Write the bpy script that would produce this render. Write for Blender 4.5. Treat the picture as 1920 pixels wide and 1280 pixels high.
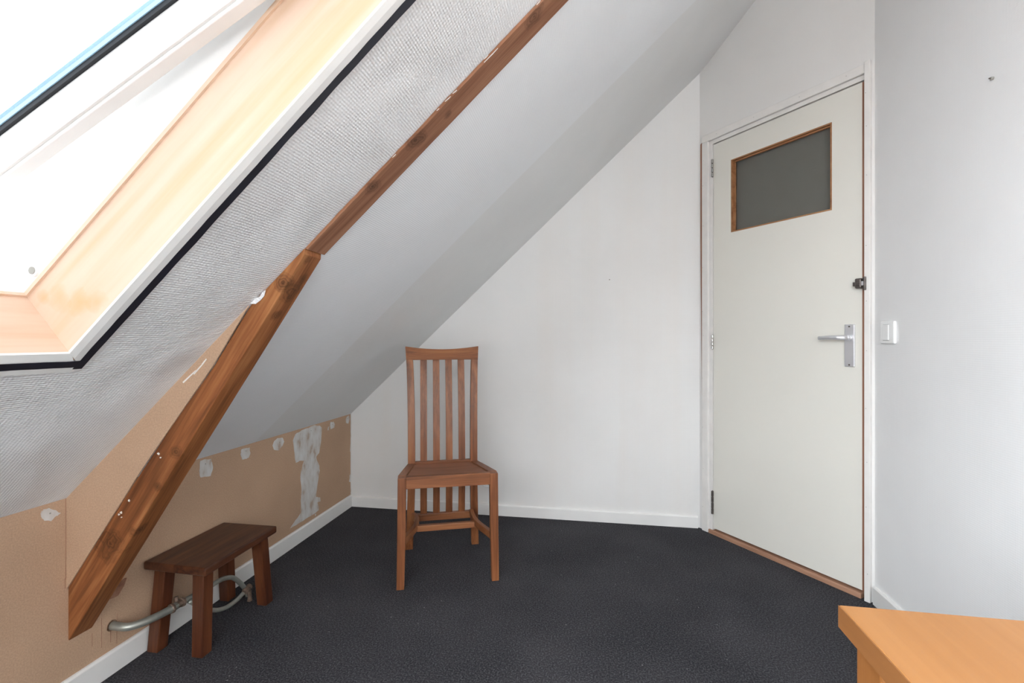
import bpy, bmesh, math, random
from mathutils import Vector, Matrix, noise
random.seed(7)
for o in list(bpy.data.objects): bpy.data.objects.remove(o, do_unlink=True)
COL = bpy.context.scene.collection
scene = bpy.context.scene
PI = math.pi

# ------------------------------------------------------------------ camera
CAM = Vector((1.4584, -2.7296, 1.03)); YAW = math.radians(9.564); F = 900.0; HZ = 632.0
cam = bpy.data.cameras.new('camera'); co = bpy.data.objects.new('camera', cam); COL.objects.link(co)
co.location = CAM; co.rotation_euler = (PI/2, 0, YAW)
cam.sensor_width = 36; cam.lens = 36*F/1920; cam.shift_y = -(640-HZ)/1920; cam.clip_start = .02
scene.camera = co
# ------------------------------------------------------------------ world: bright overcast sky
w = bpy.data.worlds.new('sky'); scene.world = w; w.use_nodes = True
bg = w.node_tree.nodes['Background']; bg.inputs[0].default_value = (.93, .965, 1.0, 1); bg.inputs[1].default_value = 1.0
SKY_STRENGTH = 2.45
bg.inputs[1].default_value = SKY_STRENGTH
REAR_WATTS, SIDE_WATTS = 50.0, 190.0                  # fill lamps in the window and skylight added behind the camera
vs = scene.view_settings; vs.view_transform = 'Standard'; vs.look = 'None'; vs.gamma = 1; vs.use_curve_mapping = False
vs.exposure = 0.0

# ------------------------------------------------------------------ geometry of the attic (metres; x along back wall, y towards it)
SL = .9341; TL = -.010; RZ0 = .562                    # the roof slope: z = RZ0 + SL x + TL y
def rz(x, y): return RZ0 + SL*x + TL*y
H = 2.88                                              # flat ceiling
RX = 2.535                                            # right wall
YB = -4.5                                             # rear wall
P2 = Vector((2.028, 0, 0)); P3 = Vector((2.530, -.657, 0))
DD = (P3-P2).normalized(); DI = Vector((-DD.y, DD.x, 0))    # along the door wall; into that wall
MDOOR = Matrix(((DD.x, DI.x, 0, P2.x), (DD.y, DI.y, 0, P2.y), (0, 0, 1, 0), (0, 0, 0, 1)))
es = Vector((1, 0, SL)).normalized(); en = Vector((-SL, -TL, 1)).normalized(); ey = en.cross(es)
def frame(o, a, b, c): return Matrix(((a.x, b.x, c.x, o[0]), (a.y, b.y, c.y, o[1]), (a.z, b.z, c.z, o[2]), (0, 0, 0, 1)))
MROOF = frame((0, 0, RZ0), es, ey, en)
SX, SY = .443, -1.940                                 # lower right corner of the skylight opening
MSKY = frame((SX, SY, rz(SX, SY)), es, ey, en)
EX = Vector((math.cos(YAW), math.sin(YAW), 0)); EY = Vector((-math.sin(YAW), math.cos(YAW), 0))
def sight(u, v): return EX*((u-960)/F) + EY + Vector((0, 0, (HZ-v)/F))
def on_plane(u, v, p, n):
    r = sight(u, v); p = Vector(p); n = Vector(n); return CAM + r*((p-CAM).dot(n)/r.dot(n))

# ------------------------------------------------------------------ materials
def new_mat(name):
    m = bpy.data.materials.new(name); m.use_nodes = True; nt = m.node_tree
    return m, nt, nt.nodes['Principled BSDF']
def N(nt, t, **kw):
    n = nt.nodes.new(t)
    for k, v in kw.items():
        if k.startswith('i_'): n.inputs[k[2:].replace('_', ' ')].default_value = v
        else: setattr(n, k, v)
    return n
def coords(nt, scale=(1, 1, 1), rot=(0, 0, 0), kind='Object'):
    tc = N(nt, 'ShaderNodeTexCoord'); mp = N(nt, 'ShaderNodeMapping')
    mp.inputs['Scale'].default_value = scale; mp.inputs['Rotation'].default_value = rot
    nt.links.new(tc.outputs[kind], mp.inputs[0]); return mp.outputs[0]
def ramp(nt, fac, stops):
    r = N(nt, 'ShaderNodeValToRGB'); e = r.color_ramp.elements
    e[0].position, e[0].color = stops[0][0], (*stops[0][1], 1); e[1].position, e[1].color = stops[-1][0], (*stops[-1][1], 1)
    for p, c in stops[1:-1]:
        x = e.new(p); x.color = (*c, 1)
    nt.links.new(fac, r.inputs[0]); return r.outputs[0]
def math_(nt, op, a, b=None, clamp=False):
    m = N(nt, 'ShaderNodeMath', operation=op, use_clamp=clamp)
    for i, x in enumerate((a, b)):
        if x is None: continue
        if isinstance(x, (int, float)): m.inputs[i].default_value = x
        else: nt.links.new(x, m.inputs[i])
    return m.outputs[0]
def mix(nt, fac, a, b, mode='MIX'):
    m = N(nt, 'ShaderNodeMix', data_type='RGBA', blend_type=mode)
    for i, x in ((0, fac), (6, a), (7, b)):
        if isinstance(x, (int, float)): m.inputs[i].default_value = x
        elif isinstance(x, tuple): m.inputs[i].default_value = (*x, 1) if len(x) == 3 else x
        else: nt.links.new(x, m.inputs[i])
    return m.outputs[2]
def bump(nt, bsdf, h, strength, dist, prev=None):
    b = N(nt, 'ShaderNodeBump'); b.inputs['Strength'].default_value = strength; b.inputs['Distance'].default_value = dist
    nt.links.new(h, b.inputs['Height'])
    if prev: nt.links.new(prev, b.inputs['Normal'])
    nt.links.new(b.outputs[0], bsdf.inputs['Normal']); return b.outputs[0]
def simple(name, col, rough=.5, metal=0, bumpy=0, spec=None, mott=0, mscale=6):
    m, nt, b = new_mat(name); b.inputs['Base Color'].default_value = (*col, 1)
    b.inputs['Roughness'].default_value = rough; b.inputs['Metallic'].default_value = metal
    if spec is not None: b.inputs['Specular IOR Level'].default_value = spec
    n = N(nt, 'ShaderNodeTexNoise'); n.inputs['Scale'].default_value = mscale; n.inputs['Detail'].default_value = 5
    nt.links.new(coords(nt), n.inputs['Vector'])
    k = mott or .03
    nt.links.new(ramp(nt, n.outputs[0], [(.25, tuple(c*(1-k) for c in col)), (.75, tuple(min(1, c*(1+k)) for c in col))]), b.inputs['Base Color'])
    if bumpy:
        n2 = N(nt, 'ShaderNodeTexNoise'); n2.inputs['Scale'].default_value = 90; nt.links.new(coords(nt), n2.inputs['Vector'])
        bump(nt, b, n2.outputs[0], bumpy, .002)
    return m
def glass_cloth(name, col, axes, period=.0055, strength=.5, tint_step=None, wrinkle=0, blotch=.025, streak=0):
    """painted glass-fibre wallpaper: a fine woven relief; axes = the two object axes it runs along"""
    m, nt, b = new_mat(name); b.inputs['Roughness'].default_value = .62; b.inputs['Specular IOR Level'].default_value = .3
    c = coords(nt); sep = N(nt, 'ShaderNodeSeparateXYZ'); nt.links.new(c, sep.inputs[0])
    k = 2*PI/period
    dn = N(nt, 'ShaderNodeTexNoise'); dn.inputs['Scale'].default_value = 40; nt.links.new(c, dn.inputs['Vector'])
    off = math_(nt, 'MULTIPLY', dn.outputs[0], 2.5)
    a = math_(nt, 'SINE', math_(nt, 'ADD', math_(nt, 'MULTIPLY', sep.outputs[axes[0]], k), off))
    d = math_(nt, 'SINE', math_(nt, 'ADD', math_(nt, 'MULTIPLY', sep.outputs[axes[1]], k*.8), off))
    weave = math_(nt, 'ADD', a, math_(nt, 'MULTIPLY', d, .8))
    pn = bump(nt, b, weave, strength, .0006)
    n = N(nt, 'ShaderNodeTexNoise'); n.inputs['Scale'].default_value = 2.2; n.inputs['Detail'].default_value = 4
    nt.links.new(c, n.inputs['Vector'])
    out = ramp(nt, n.outputs[0], [(.3, tuple(x*(1-blotch) for x in col)), (.7, tuple(min(1, x*(1+blotch)) for x in col))])
    if streak:                                        # roller streaks running down the wall
        s = N(nt, 'ShaderNodeTexNoise'); s.inputs['Scale'].default_value = 1; s.inputs['Detail'].default_value = 3
        sc = [7, 7, 7]; sc[axes[1]] = .45
        nt.links.new(coords(nt, tuple(sc)), s.inputs['Vector'])
        out = mix(nt, math_(nt, 'MULTIPLY', math_(nt, 'SUBTRACT', s.outputs[0], .45, True), streak*4), out, (col[0]*.97, col[1]*.90, col[2]*.84))
    if tint_step is not None:                              # past a set line the paper gets a slightly darker tint
        ax, v, soft, tint = tint_step
        f = math_(nt, 'DIVIDE', math_(nt, 'SUBTRACT', sep.outputs[ax], v), soft, True)
        out = mix(nt, f, out, mix(nt, 1.0, out, tint, 'MULTIPLY'))
    if wrinkle:
        wn = N(nt, 'ShaderNodeTexNoise'); wn.inputs['Scale'].default_value = 3.2; wn.inputs['Detail'].default_value = 1.5; wn.inputs['Distortion'].default_value = .6
        nt.links.new(c, wn.inputs['Vector']); bump(nt, b, wn.outputs[0], wrinkle, .05, pn)
    nt.links.new(out, b.inputs['Base Color']); return m
def wood(name, dark, mid, light, axis, rough=.45, scale=1.0, knots=(), fig=.5, coat=0, gain=1.0, blotches=0.0, spec=.4, knot_tint=None, ringy=1):
    """axis = object axis the grain runs along"""
    m, nt, b = new_mat(name); b.inputs['Roughness'].default_value = rough; b.inputs['Specular IOR Level'].default_value = spec
    b.inputs['Coat Weight'].default_value = coat; b.inputs['Coat Roughness'].default_value = .25
    sc = [26*scale]*3; sc[axis] = 1.6*scale
    c = coords(nt, tuple(sc))
    n1 = N(nt, 'ShaderNodeTexNoise'); n1.inputs['Scale'].default_value = 1; n1.inputs['Detail'].default_value = 8; n1.inputs['Distortion'].default_value = fig
    nt.links.new(c, n1.inputs['Vector'])
    sf = [230*scale]*3; sf[axis] = 9*scale
    n2 = N(nt, 'ShaderNodeTexNoise'); n2.inputs['Scale'].default_value = 1; n2.inputs['Detail'].default_value = 3
    nt.links.new(coords(nt, tuple(sf)), n2.inputs['Vector'])
    f = math_(nt, 'ADD', math_(nt, 'MULTIPLY', n1.outputs[0], .75), math_(nt, 'MULTIPLY', n2.outputs[0], .25))
    out = ramp(nt, f, [(.34, dark), (.5, mid), (.66, light)])
    if blotches:
        n3 = N(nt, 'ShaderNodeTexNoise'); n3.inputs['Scale'].default_value = 6*scale; n3.inputs['Detail'].default_value = 6
        s3 = [1.6]*3; s3[axis] = .6
        nt.links.new(coords(nt, tuple(s3)), n3.inputs['Vector'])
        out = mix(nt, math_(nt, 'MULTIPLY', math_(nt, 'SUBTRACT', n3.outputs[0], .5, True), 5*blotches, True), out, tuple(x*.55 for x in dark))
    if knots:
        gc = N(nt, 'ShaderNodeTexCoord'); dn = N(nt, 'ShaderNodeTexNoise'); dn.inputs['Scale'].default_value = 28; dn.inputs['Detail'].default_value = 4
        nt.links.new(gc.outputs['Object'], dn.inputs['Vector'])
        for (p, r) in knots:
            vm = N(nt, 'ShaderNodeVectorMath', operation='DISTANCE'); nt.links.new(gc.outputs['Object'], vm.inputs[0]); vm.inputs[1].default_value = p
            dist = math_(nt, 'ADD', vm.outputs['Value'], math_(nt, 'MULTIPLY', math_(nt, 'SUBTRACT', dn.outputs[0], .5), r*1.5))
            k = math_(nt, 'SUBTRACT', 1.0, math_(nt, 'DIVIDE', dist, r), True)
            ring = math_(nt, 'ADD', .75 if ringy else .6, math_(nt, 'MULTIPLY', math_(nt, 'SINE', math_(nt, 'MULTIPLY', dist, 2*PI/(r*.28))), .25*ringy))
            out = mix(nt, math_(nt, 'MULTIPLY', math_(nt, 'MULTIPLY', math_(nt, 'POWER', k, .6), ring), .85, True), out, knot_tint or tuple(x*.30 for x in dark))
    nt.links.new(out, b.inputs['Base Color'])
    bump(nt, b, f, .25, .0015)
    return m

WHITE = (.80, .795, .78)
M = {}
M['wall_back'] = glass_cloth('painted glass cloth back wall', (.80, .79, .775), (0, 2), .005, .12, streak=.22)
M['wall_side'] = glass_cloth('painted glass cloth side wall', (.89, .885, .88), (1, 2), .005, .14)
M['wall_door'] = glass_cloth('painted glass cloth door wall', (.80, .785, .765), (0, 2), .005, .12)
M['roof_far'] = glass_cloth('painted slope paper', (.85, .865, .88), (0, 1), .006, .22, tint_step=(1, -.85, .006, (.955, .945, .925)), wrinkle=.10)
M['roof_near'] = glass_cloth('coarse slope paper', (.805, .81, .81), (0, 1), .0064, .5, wrinkle=.6)
M['ceiling'] = simple('ceiling paint', (.86, .86, .85), .7)
M['white_paint'] = simple('white trim paint', (.83, .825, .80), .35, mott=.03, mscale=14)
M['casing_paint'] = simple('off white casing paint', (.80, .775, .745), .4, bumpy=.1, mott=.04, mscale=20)
M['skirt_paint'] = simple('white skirting paint', (.82, .81, .79), .4, mott=.03)
M['door_paint'] = simple('cream door paint', (.77, .75, .685), .38, mott=.02, mscale=2)
M['frame_white'] = simple('white window lacquer', (.86, .86, .85), .3)
M['tape'] = simple('black tape', (.012, .013, .022), .45, mott=.2)
M['black'] = simple('black rubber', (.01, .012, .016), .5)
M['glass_edge_sky'] = simple('glass edge painted sky blue', (.42, .66, .86), .15)
M['alu'] = simple('brushed aluminium', (.74, .74, .76), .42, metal=.7)
M['steel'] = simple('hinge steel', (.46, .46, .44), .25, metal=.95)
M['old_steel'] = simple('dark worn steel', (.17, .15, .14), .38, metal=.9, mott=.3, mscale=60)
M['plastic'] = simple('white switch plastic', (.95, .95, .94), .25, mott=.01)
M['shadow_gap'] = simple('switch gap shade grey', (.45, .45, .44), .5)
M['dark_gap'] = simple('dark gap', (.03, .025, .02), .9)
M['grey_plug'] = simple('grey plastic plug', (.32, .31, .28), .6)
M['pipe'] = simple('grey galvanised pipe', (.36, .37, .33), .38, metal=.55, mott=.15, mscale=40)
M['coupling'] = simple('brown tarnished coupling', (.17, .115, .085), .6, metal=.2, mott=.4, mscale=80)
M['filler'] = None
M['scrape'] = simple('scraped white paint', (.80, .77, .72), .7)

def mdf(name, col):
    m, nt, b = new_mat(name); b.inputs['Roughness'].default_value = .75; b.inputs['Specular IOR Level'].default_value = .2
    n = N(nt, 'ShaderNodeTexNoise'); n.inputs['Scale'].default_value = 260; n.inputs['Detail'].default_value = 2; nt.links.new(coords(nt), n.inputs['Vector'])
    n2 = N(nt, 'ShaderNodeTexNoise'); n2.inputs['Scale'].default_value = 3; n2.inputs['Detail'].default_value = 3; nt.links.new(coords(nt), n2.inputs['Vector'])
    f = math_(nt, 'ADD', math_(nt, 'MULTIPLY', n.outputs[0], .6), math_(nt, 'MULTIPLY', n2.outputs[0], .4))
    nt.links.new(ramp(nt, f, [(.35, tuple(c*.86 for c in col)), (.65, tuple(c*1.12 for c in col))]), b.inputs['Base Color'])
    return m
M['mdf'] = mdf('brown fibre board', (.50, .335, .225))
m, nt, b = new_mat('wall filler'); b.inputs['Roughness'].default_value = .8
n = N(nt, 'ShaderNodeTexNoise'); n.inputs['Scale'].default_value = 30; n.inputs['Detail'].default_value = 6; nt.links.new(coords(nt, (1, 1, .5)), n.inputs['Vector'])
nt.links.new(ramp(nt, n.outputs[0], [(.32, (.46, .36, .29)), (.44, (.60, .57, .54)), (.7, (.70, .70, .69))]), b.inputs['Base Color'])
M['filler'] = m

m, nt, b = new_mat('charcoal carpet'); b.inputs['Roughness'].default_value = .95; b.inputs['Specular IOR Level'].default_value = .1
c = coords(nt)
n = N(nt, 'ShaderNodeTexNoise'); n.inputs['Scale'].default_value = 190; n.inputs['Detail'].default_value = 4; nt.links.new(c, n.inputs['Vector'])
n2 = N(nt, 'ShaderNodeTexNoise'); n2.inputs['Scale'].default_value = 2.5; n2.inputs['Detail'].default_value = 4; nt.links.new(c, n2.inputs['Vector'])
out = ramp(nt, n.outputs[0], [(.33, (.012, .012, .014)), (.5, (.042, .041, .046)), (.68, (.12, .117, .128))])
out = mix(nt, .35, out, ramp(nt, n2.outputs[0], [(.35, (.030, .030, .033)), (.65, (.075, .073, .078))]))
v = N(nt, 'ShaderNodeTexVoronoi'); v.inputs['Scale'].default_value = 14; nt.links.new(c, v.inputs['Vector'])
out = mix(nt, math_(nt, 'MULTIPLY', math_(nt, 'LESS_THAN', v.outputs['Distance'], .035), .5), out, (.35, .34, .33))
nt.links.new(out, b.inputs['Base Color']); bump(nt, b, n.outputs[0], .9, .004)
M['carpet'] = m

def clear_glass(name, tint=(1, 1, 1), gloss=.06):
    m = bpy.data.materials.new(name); m.use_nodes = True; nt = m.node_tree; nt.nodes.clear()
    o = N(nt, 'ShaderNodeOutputMaterial'); t = N(nt, 'ShaderNodeBsdfTransparent'); g = N(nt, 'ShaderNodeBsdfGlossy'); x = N(nt, 'ShaderNodeMixShader')
    t.inputs[0].default_value = (*tint, 1); g.inputs['Roughness'].default_value = .02; x.inputs[0].default_value = gloss
    nt.links.new(t.outputs[0], x.inputs[1]); nt.links.new(g.outputs[0], x.inputs[2]); nt.links.new(x.outputs[0], o.inputs[0]); return m
M['glass'] = clear_glass('clear window glass', (.97, .985, 1), .05)
m, nt, b = new_mat('frosted door glass'); b.inputs['Base Color'].default_value = (.50, .50, .48, 1); b.inputs['Roughness'].default_value = .20
b.inputs['Transmission Weight'].default_value = .93; b.inputs['IOR'].default_value = 1.25
M['frosted'] = m

C_D, C_M, C_L = (.115, .036, .013), (.235, .084, .032), (.34, .135, .052)
M['chair_z'] = wood('reddish hardwood upright', C_D, C_M, C_L, 2, .42)
M['chair_x'] = wood('reddish hardwood rail', C_D, C_M, C_L, 0, .42)
M['chair_y'] = wood('reddish hardwood side rail', C_D, C_M, C_L, 1, .42)
S_D, S_M, S_L = (.045, .013, .006), (.088, .027, .011), (.15, .05, .02)
M['stool_z'] = wood('dark stained leg', S_D, S_M, S_L, 2, .36)
M['stool_y'] = wood('dark stained seat', (.032, .010, .006), (.075, .026, .012), (.135, .050, .023), 1, .36, fig=1.2)
M['beech'] = wood('honey beech', (.31, .135, .042), (.35, .160, .054), (.38, .18, .066), 1, .38, scale=.5, fig=.2)
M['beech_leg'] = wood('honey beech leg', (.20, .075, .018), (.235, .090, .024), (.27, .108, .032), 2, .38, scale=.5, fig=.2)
M['beech_edge_shade'] = wood('beech edge with painted shade', (.20, .080, .024), (.235, .098, .032), (.27, .115, .04), 1, .42, scale=.5, fig=.2)  # darker copy of the beech, with the edge's shade in its colour
M['ply_s'] = wood('birch plywood jamb', (.66, .45, .28), (.71, .525, .40), (.74, .565, .45), 0, .5, scale=.22, fig=3.0, knots=(((.055, 0, .10), .030), ((.085, 0, .065), .028), ((.115, 0, .035), .025), ((.03, 0, .13), .016)), knot_tint=(.62, .36, .14), ringy=0)
M['ply_y'] = wood('birch plywood sill', (.64, .42, .28), (.71, .515, .39), (.74, .56, .44), 1, .5, scale=.25, fig=3.0)
M['raw_wood'] = wood('raw brown wood', (.27, .135, .08), (.38, .205, .13), (.46, .26, .17), 0, .6)
M['raw_wood_z'] = wood('raw brown wood edge', (.20, .09, .055), (.30, .145, .09), (.38, .20, .13), 2, .6)
M['lining'] = wood('orange varnished lining', (.24, .10, .04), (.36, .17, .075), (.44, .23, .11), 0, .4)

# ------------------------------------------------------------------ mesh helpers
def bm_obj(name, bm, mat, parent=None, frame_=None, bev=0, smooth=False, segs=2):
    bmesh.ops.recalc_face_normals(bm, faces=bm.faces)
    me = bpy.data.meshes.new(name); bm.to_mesh(me); bm.free()
    if isinstance(mat, (list, tuple)):
        for x in mat: me.materials.append(x)
    else: me.materials.append(mat)
    o = bpy.data.objects.new(name, me); COL.objects.link(o)
    if smooth:
        for p in me.polygons: p.use_smooth = True
    if frame_ is not None: o.matrix_world = frame_
    if parent is not None:
        o.parent = parent
        if frame_ is not None: o.matrix_parent_inverse = parent.matrix_world.inverted() if parent.type != 'EMPTY' or True else Matrix()
    if bev:
        md = o.modifiers.new('bevel', 'BEVEL'); md.width = bev; md.segments = segs; md.limit_method = 'ANGLE'; md.angle_limit = .6
        md.harden_normals = False
    return o
def box(bm, x0, x1, y0, y1, z0, z1):
    vs_ = [bm.verts.new(p) for p in ((x0, y0, z0), (x1, y0, z0), (x1, y1, z0), (x0, y1, z0), (x0, y0, z1), (x1, y0, z1), (x1, y1, z1), (x0, y1, z1))]
    for f in ((0, 3, 2, 1), (4, 5, 6, 7), (0, 1, 5, 4), (1, 2, 6, 5), (2, 3, 7, 6), (3, 0, 4, 7)): bm.faces.new([vs_[i] for i in f])
def boxes(*bs):
    bm = bmesh.new()
    for b_ in bs: box(bm, *b_)
    return bm
def loft(bm, rings, cap=True):
    R = [[bm.verts.new(p) for p in r] for r in rings]
    for a, b_ in zip(R, R[1:]):
        n_ = len(a)
        for i in range(n_): bm.faces.new((a[i], a[(i+1) % n_], b_[(i+1) % n_], b_[i]))
    if cap: bm.faces.new(R[0][::-1]); bm.faces.new(R[-1])
def bar_z(bm, pts, wx, wy):
    """upright bar: rings level in z; pts (x, y, z[, wx, wy])"""
    rings = []
    for p in pts:
        a, b_ = (p[3], p[4]) if len(p) > 3 else (wx, wy)
        x, y, z = p[:3]; rings.append([(x-a/2, y-b_/2, z), (x+a/2, y-b_/2, z), (x+a/2, y+b_/2, z), (x-a/2, y+b_/2, z)])
    loft(bm, rings)
def bar_path(bm, pts, w_, h_):
    """level bar swept along pts with vertical height h_ and horizontal width w_"""
    rings = []
    for i, p in enumerate(pts):
        p = Vector(p); a = Vector(pts[max(0, i-1)]); b_ = Vector(pts[min(len(pts)-1, i+1)])
        t = (b_-a); t.z = 0; t.normalize(); s = Vector((-t.y, t.x, 0))*w_/2; u_ = Vector((0, 0, h_/2))
        rings.append([p-s-u_, p+s-u_, p+s+u_, p-s+u_])
    loft(bm, rings)
def prism(bm, poly, vec):
    a = [bm.verts.new(p) for p in poly]; b_ = [bm.verts.new(Vector(p)+Vector(vec)) for p in poly]
    n_ = len(a); bm.faces.new(a); bm.faces.new(b_[::-1])
    for i in range(n_): bm.faces.new((a[i], b_[i], b_[(i+1) % n_], a[(i+1) % n_]))
def tube(bm, pts, r, seg=16, radii=None):
    pts = [Vector(p) for p in pts]; rings = []; up = Vector((0, 0, 1)); prev = None
    for i, p in enumerate(pts):
        t = (pts[min(len(pts)-1, i+1)]-pts[max(0, i-1)]).normalized()
        if prev is None: n_ = t.orthogonal().normalized()
        else: n_ = (prev-t*prev.dot(t)).normalized()
        prev = n_; b_ = t.cross(n_); rr = radii[i] if radii else r
        rings.append([p+(n_*math.cos(k*2*PI/seg)+b_*math.sin(k*2*PI/seg))*rr for k in range(seg)])
    loft(bm, rings)
def spline(pts, n_=8):
    P = [Vector(p) for p in pts]; P = [P[0]*2-P[1]]+P+[P[-1]*2-P[-2]]; out_ = []
    for i in range(1, len(P)-2):
        for k in range(n_):
            t = k/n_; a, b_, c_, d_ = P[i-1], P[i], P[i+1], P[i+2]
            out_.append(.5*((2*b_)+(-a+c_)*t+(2*a-5*b_+4*c_-d_)*t*t+(-a+3*b_-3*c_+d_)*t**3))
    out_.append(P[-2]); return out_
def cyl(bm, c, axis, r, l, seg=24, r2=None):
    c = Vector(c); a = Vector(axis).normalized(); tube(bm, [c-a*l/2, c+a*l/2], r, seg, [r, r if r2 is None else r2])
def empty(name, loc=(0, 0, 0), rot=(0, 0, 0), mw=None):
    o = bpy.data.objects.new(name, None); COL.objects.link(o); o.empty_display_size = .1
    o.matrix_world = mw if mw is not None else Matrix.LocRotScale(Vector(loc), __import__('mathutils').Euler(rot), Vector((1, 1, 1)))
    return o
def child(name, bm, mat, parent, **k):
    """a part modelled in its parent's own frame"""
    o = bm_obj(name, bm, mat, None, None, **k); o.parent = parent; return o
def tag(o, label=None, cat=None, group=None, kind=None):
    if label: o['label'] = label
    if cat: o['category'] = cat
    if group: o['group'] = group
    if kind: o['kind'] = kind
    return o
def struct(name, bm, mat, **k): return tag(bm_obj(name, bm, mat, **k), kind='structure')
def poly_obj(polys): 
    bm = bmesh.new()
    for p in polys: bm.faces.new([bm.verts.new(v_) for v_ in p])
    return bm

# ------------------------------------------------------------------ room shell
bm = bmesh.new()
n_x, n_y = 40, 70
box(bm, -.02, 3.6, YB-.02, .02, -.05, 0.0)
struct('floor', bm, M['carpet'])
# back wall (gable)
struct('wall_back', poly_obj([[(0, 0, 0), (2.028, 0, 0), (2.028, 0, rz(2.028, 0)), (0, 0, rz(0, 0))]]), M['wall_back'])
# knee wall of fibre board, with a hole where the pipe comes out
HOLE = Vector((0, -1.478, .144)); hr = .0165
bm = bmesh.new()
corners = [(0, YB, 0), (0, 0, 0), (0, 0, rz(0, 0)), (0, YB, rz(0, YB))]
outer = [bm.verts.new(p) for p in corners]
inner = [bm.verts.new((0, HOLE.y+hr*math.cos(k*2*PI/24), HOLE.z+hr*math.sin(k*2*PI/24))) for k in range(24)]
# split the face around the hole
t0 = bm.verts.new((0, HOLE.y, rz(0, HOLE.y))); b0 = bm.verts.new((0, HOLE.y, 0))
right = inner[18:]+inner[:7]; left = inner[6:19]
bm.faces.new([b0, outer[1], outer[2], t0]+right[::-1]); bm.faces.new([t0, outer[3], outer[0], b0]+left[::-1])
deep = [bm.verts.new((-.02, v_.co.y, v_.co.z)) for v_ in inner]
for k in range(24): bm.faces.new((inner[k], inner[(k+1) % 24], deep[(k+1) % 24], deep[k]))
bm.faces.new(deep)
wall_left = struct('wall_left', bm, M['mdf'])
# door wall with its doorway
S3 = (P3-P2).length+.03
def dz(s):
    p = P2+DD*s; return min(H, rz(p.x, p.y))
s_top = next(s/1000 for s in range(0, 900) if dz(s/1000) >= H)
A0, A1, ZT = .070, .803, 2.060
struct('wall_door', poly_obj([
    [(0, 0, 0), (A0, 0, 0), (A0, 0, ZT), (0, 0, ZT)], [(A1, 0, 0), (S3, 0, 0), (S3, 0, ZT), (A1, 0, ZT)],
    [(0, 0, ZT), (S3, 0, ZT), (S3, 0, H), (s_top, 0, H), (0, 0, dz(0))]]), M['wall_door'], frame_=MDOOR)
struct('wall_right', poly_obj([[(RX, P3.y+.015, 0), (RX, YB, 0), (RX, YB, H), (RX, P3.y+.015, H)]]), M['wall_side'])
# rear wall with an added window in it
WX0, WX1, WZ0, WZ1 = 1.10, 2.35, 1.00, 2.40
struct('wall_rear', poly_obj([
    [(0, YB, 0), (WX0, YB, 0), (WX0, YB, H), (0, YB, H)],
    [(WX1, YB, 0), (RX, YB, 0), (RX, YB, H), (WX1, YB, H)],
    [(WX0, YB, 0), (WX1, YB, 0), (WX1, YB, WZ0), (WX0, YB, WZ0)],
    [(WX0, YB, WZ1), (WX1, YB, WZ1), (WX1, YB, H), (WX0, YB, H)],
    ]), M['wall_side'])
# sloping ceiling, in the roof frame (s, y); it has the skylight hole
def to_roof(x, y): return MROOF.inverted() @ Vector((x, y, rz(x, y)))
def rp(x, y): p = to_roof(x, y); return (p.x, p.y, 0)
OL, OW = 1.16, .76                                    # opening length and width
def sky_xy(s, y): p = MSKY @ Vector((s, y, 0)); return (p.x, p.y)
o00, o10, o11, o01 = sky_xy(0, 0), sky_xy(OL, 0), sky_xy(OL, -OW), sky_xy(0, -OW)
Q0, QW = -1.12, 1.10                                  # an unseen second skylight, added behind the camera for fill light
q00, q10, q11, q01 = sky_xy(0, Q0), sky_xy(OL, Q0), sky_xy(OL, Q0-QW), sky_xy(0, Q0-QW)
def xtop(y): return (H-RZ0-TL*y)/SL
pi_ = P2+DD*s_top
YR = -1.560                                           # under the rafter the two papers meet
struct('ceiling_slope', poly_obj([[rp(0, 0), rp(2.028, 0), rp(pi_.x, pi_.y), rp(xtop(YR), YR), rp(0, YR)]]), M['roof_far'], frame_=MROOF)
struct('ceiling_slope_front', poly_obj([
    [rp(0, YR), rp(xtop(YR), YR), rp(xtop(o10[1]), o10[1]), rp(*o10), rp(*o00), rp(0, o00[1])],
    [rp(0, o00[1]), rp(*o00), rp(*o01), rp(0, o01[1])],
    [rp(*o10), rp(xtop(o10[1]), o10[1]), rp(xtop(o11[1]), o11[1]), rp(*o11)],
    [rp(0, o01[1]), rp(*o01), rp(*o11), rp(xtop(o11[1]), o11[1]), rp(xtop(q10[1]), q10[1]), rp(*q10), rp(*q00), rp(0, q00[1])],
    [rp(0, q00[1]), rp(*q00), rp(*q01), rp(0, q01[1])],
    [rp(*q10), rp(xtop(q10[1]), q10[1]), rp(xtop(q11[1]), q11[1]), rp(*q11)],
    [rp(0, q01[1]), rp(*q01), rp(*q11), rp(xtop(q11[1]), q11[1]), rp(xtop(YB), YB), rp(0, YB)]]), M['roof_near'], frame_=MROOF)
struct('ceiling', poly_obj([[(pi_.x, pi_.y, H), (P3.x+.01, P3.y, H), (RX+.01, YB, H), (xtop(YB), YB, H)]]), M['ceiling'])

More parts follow.
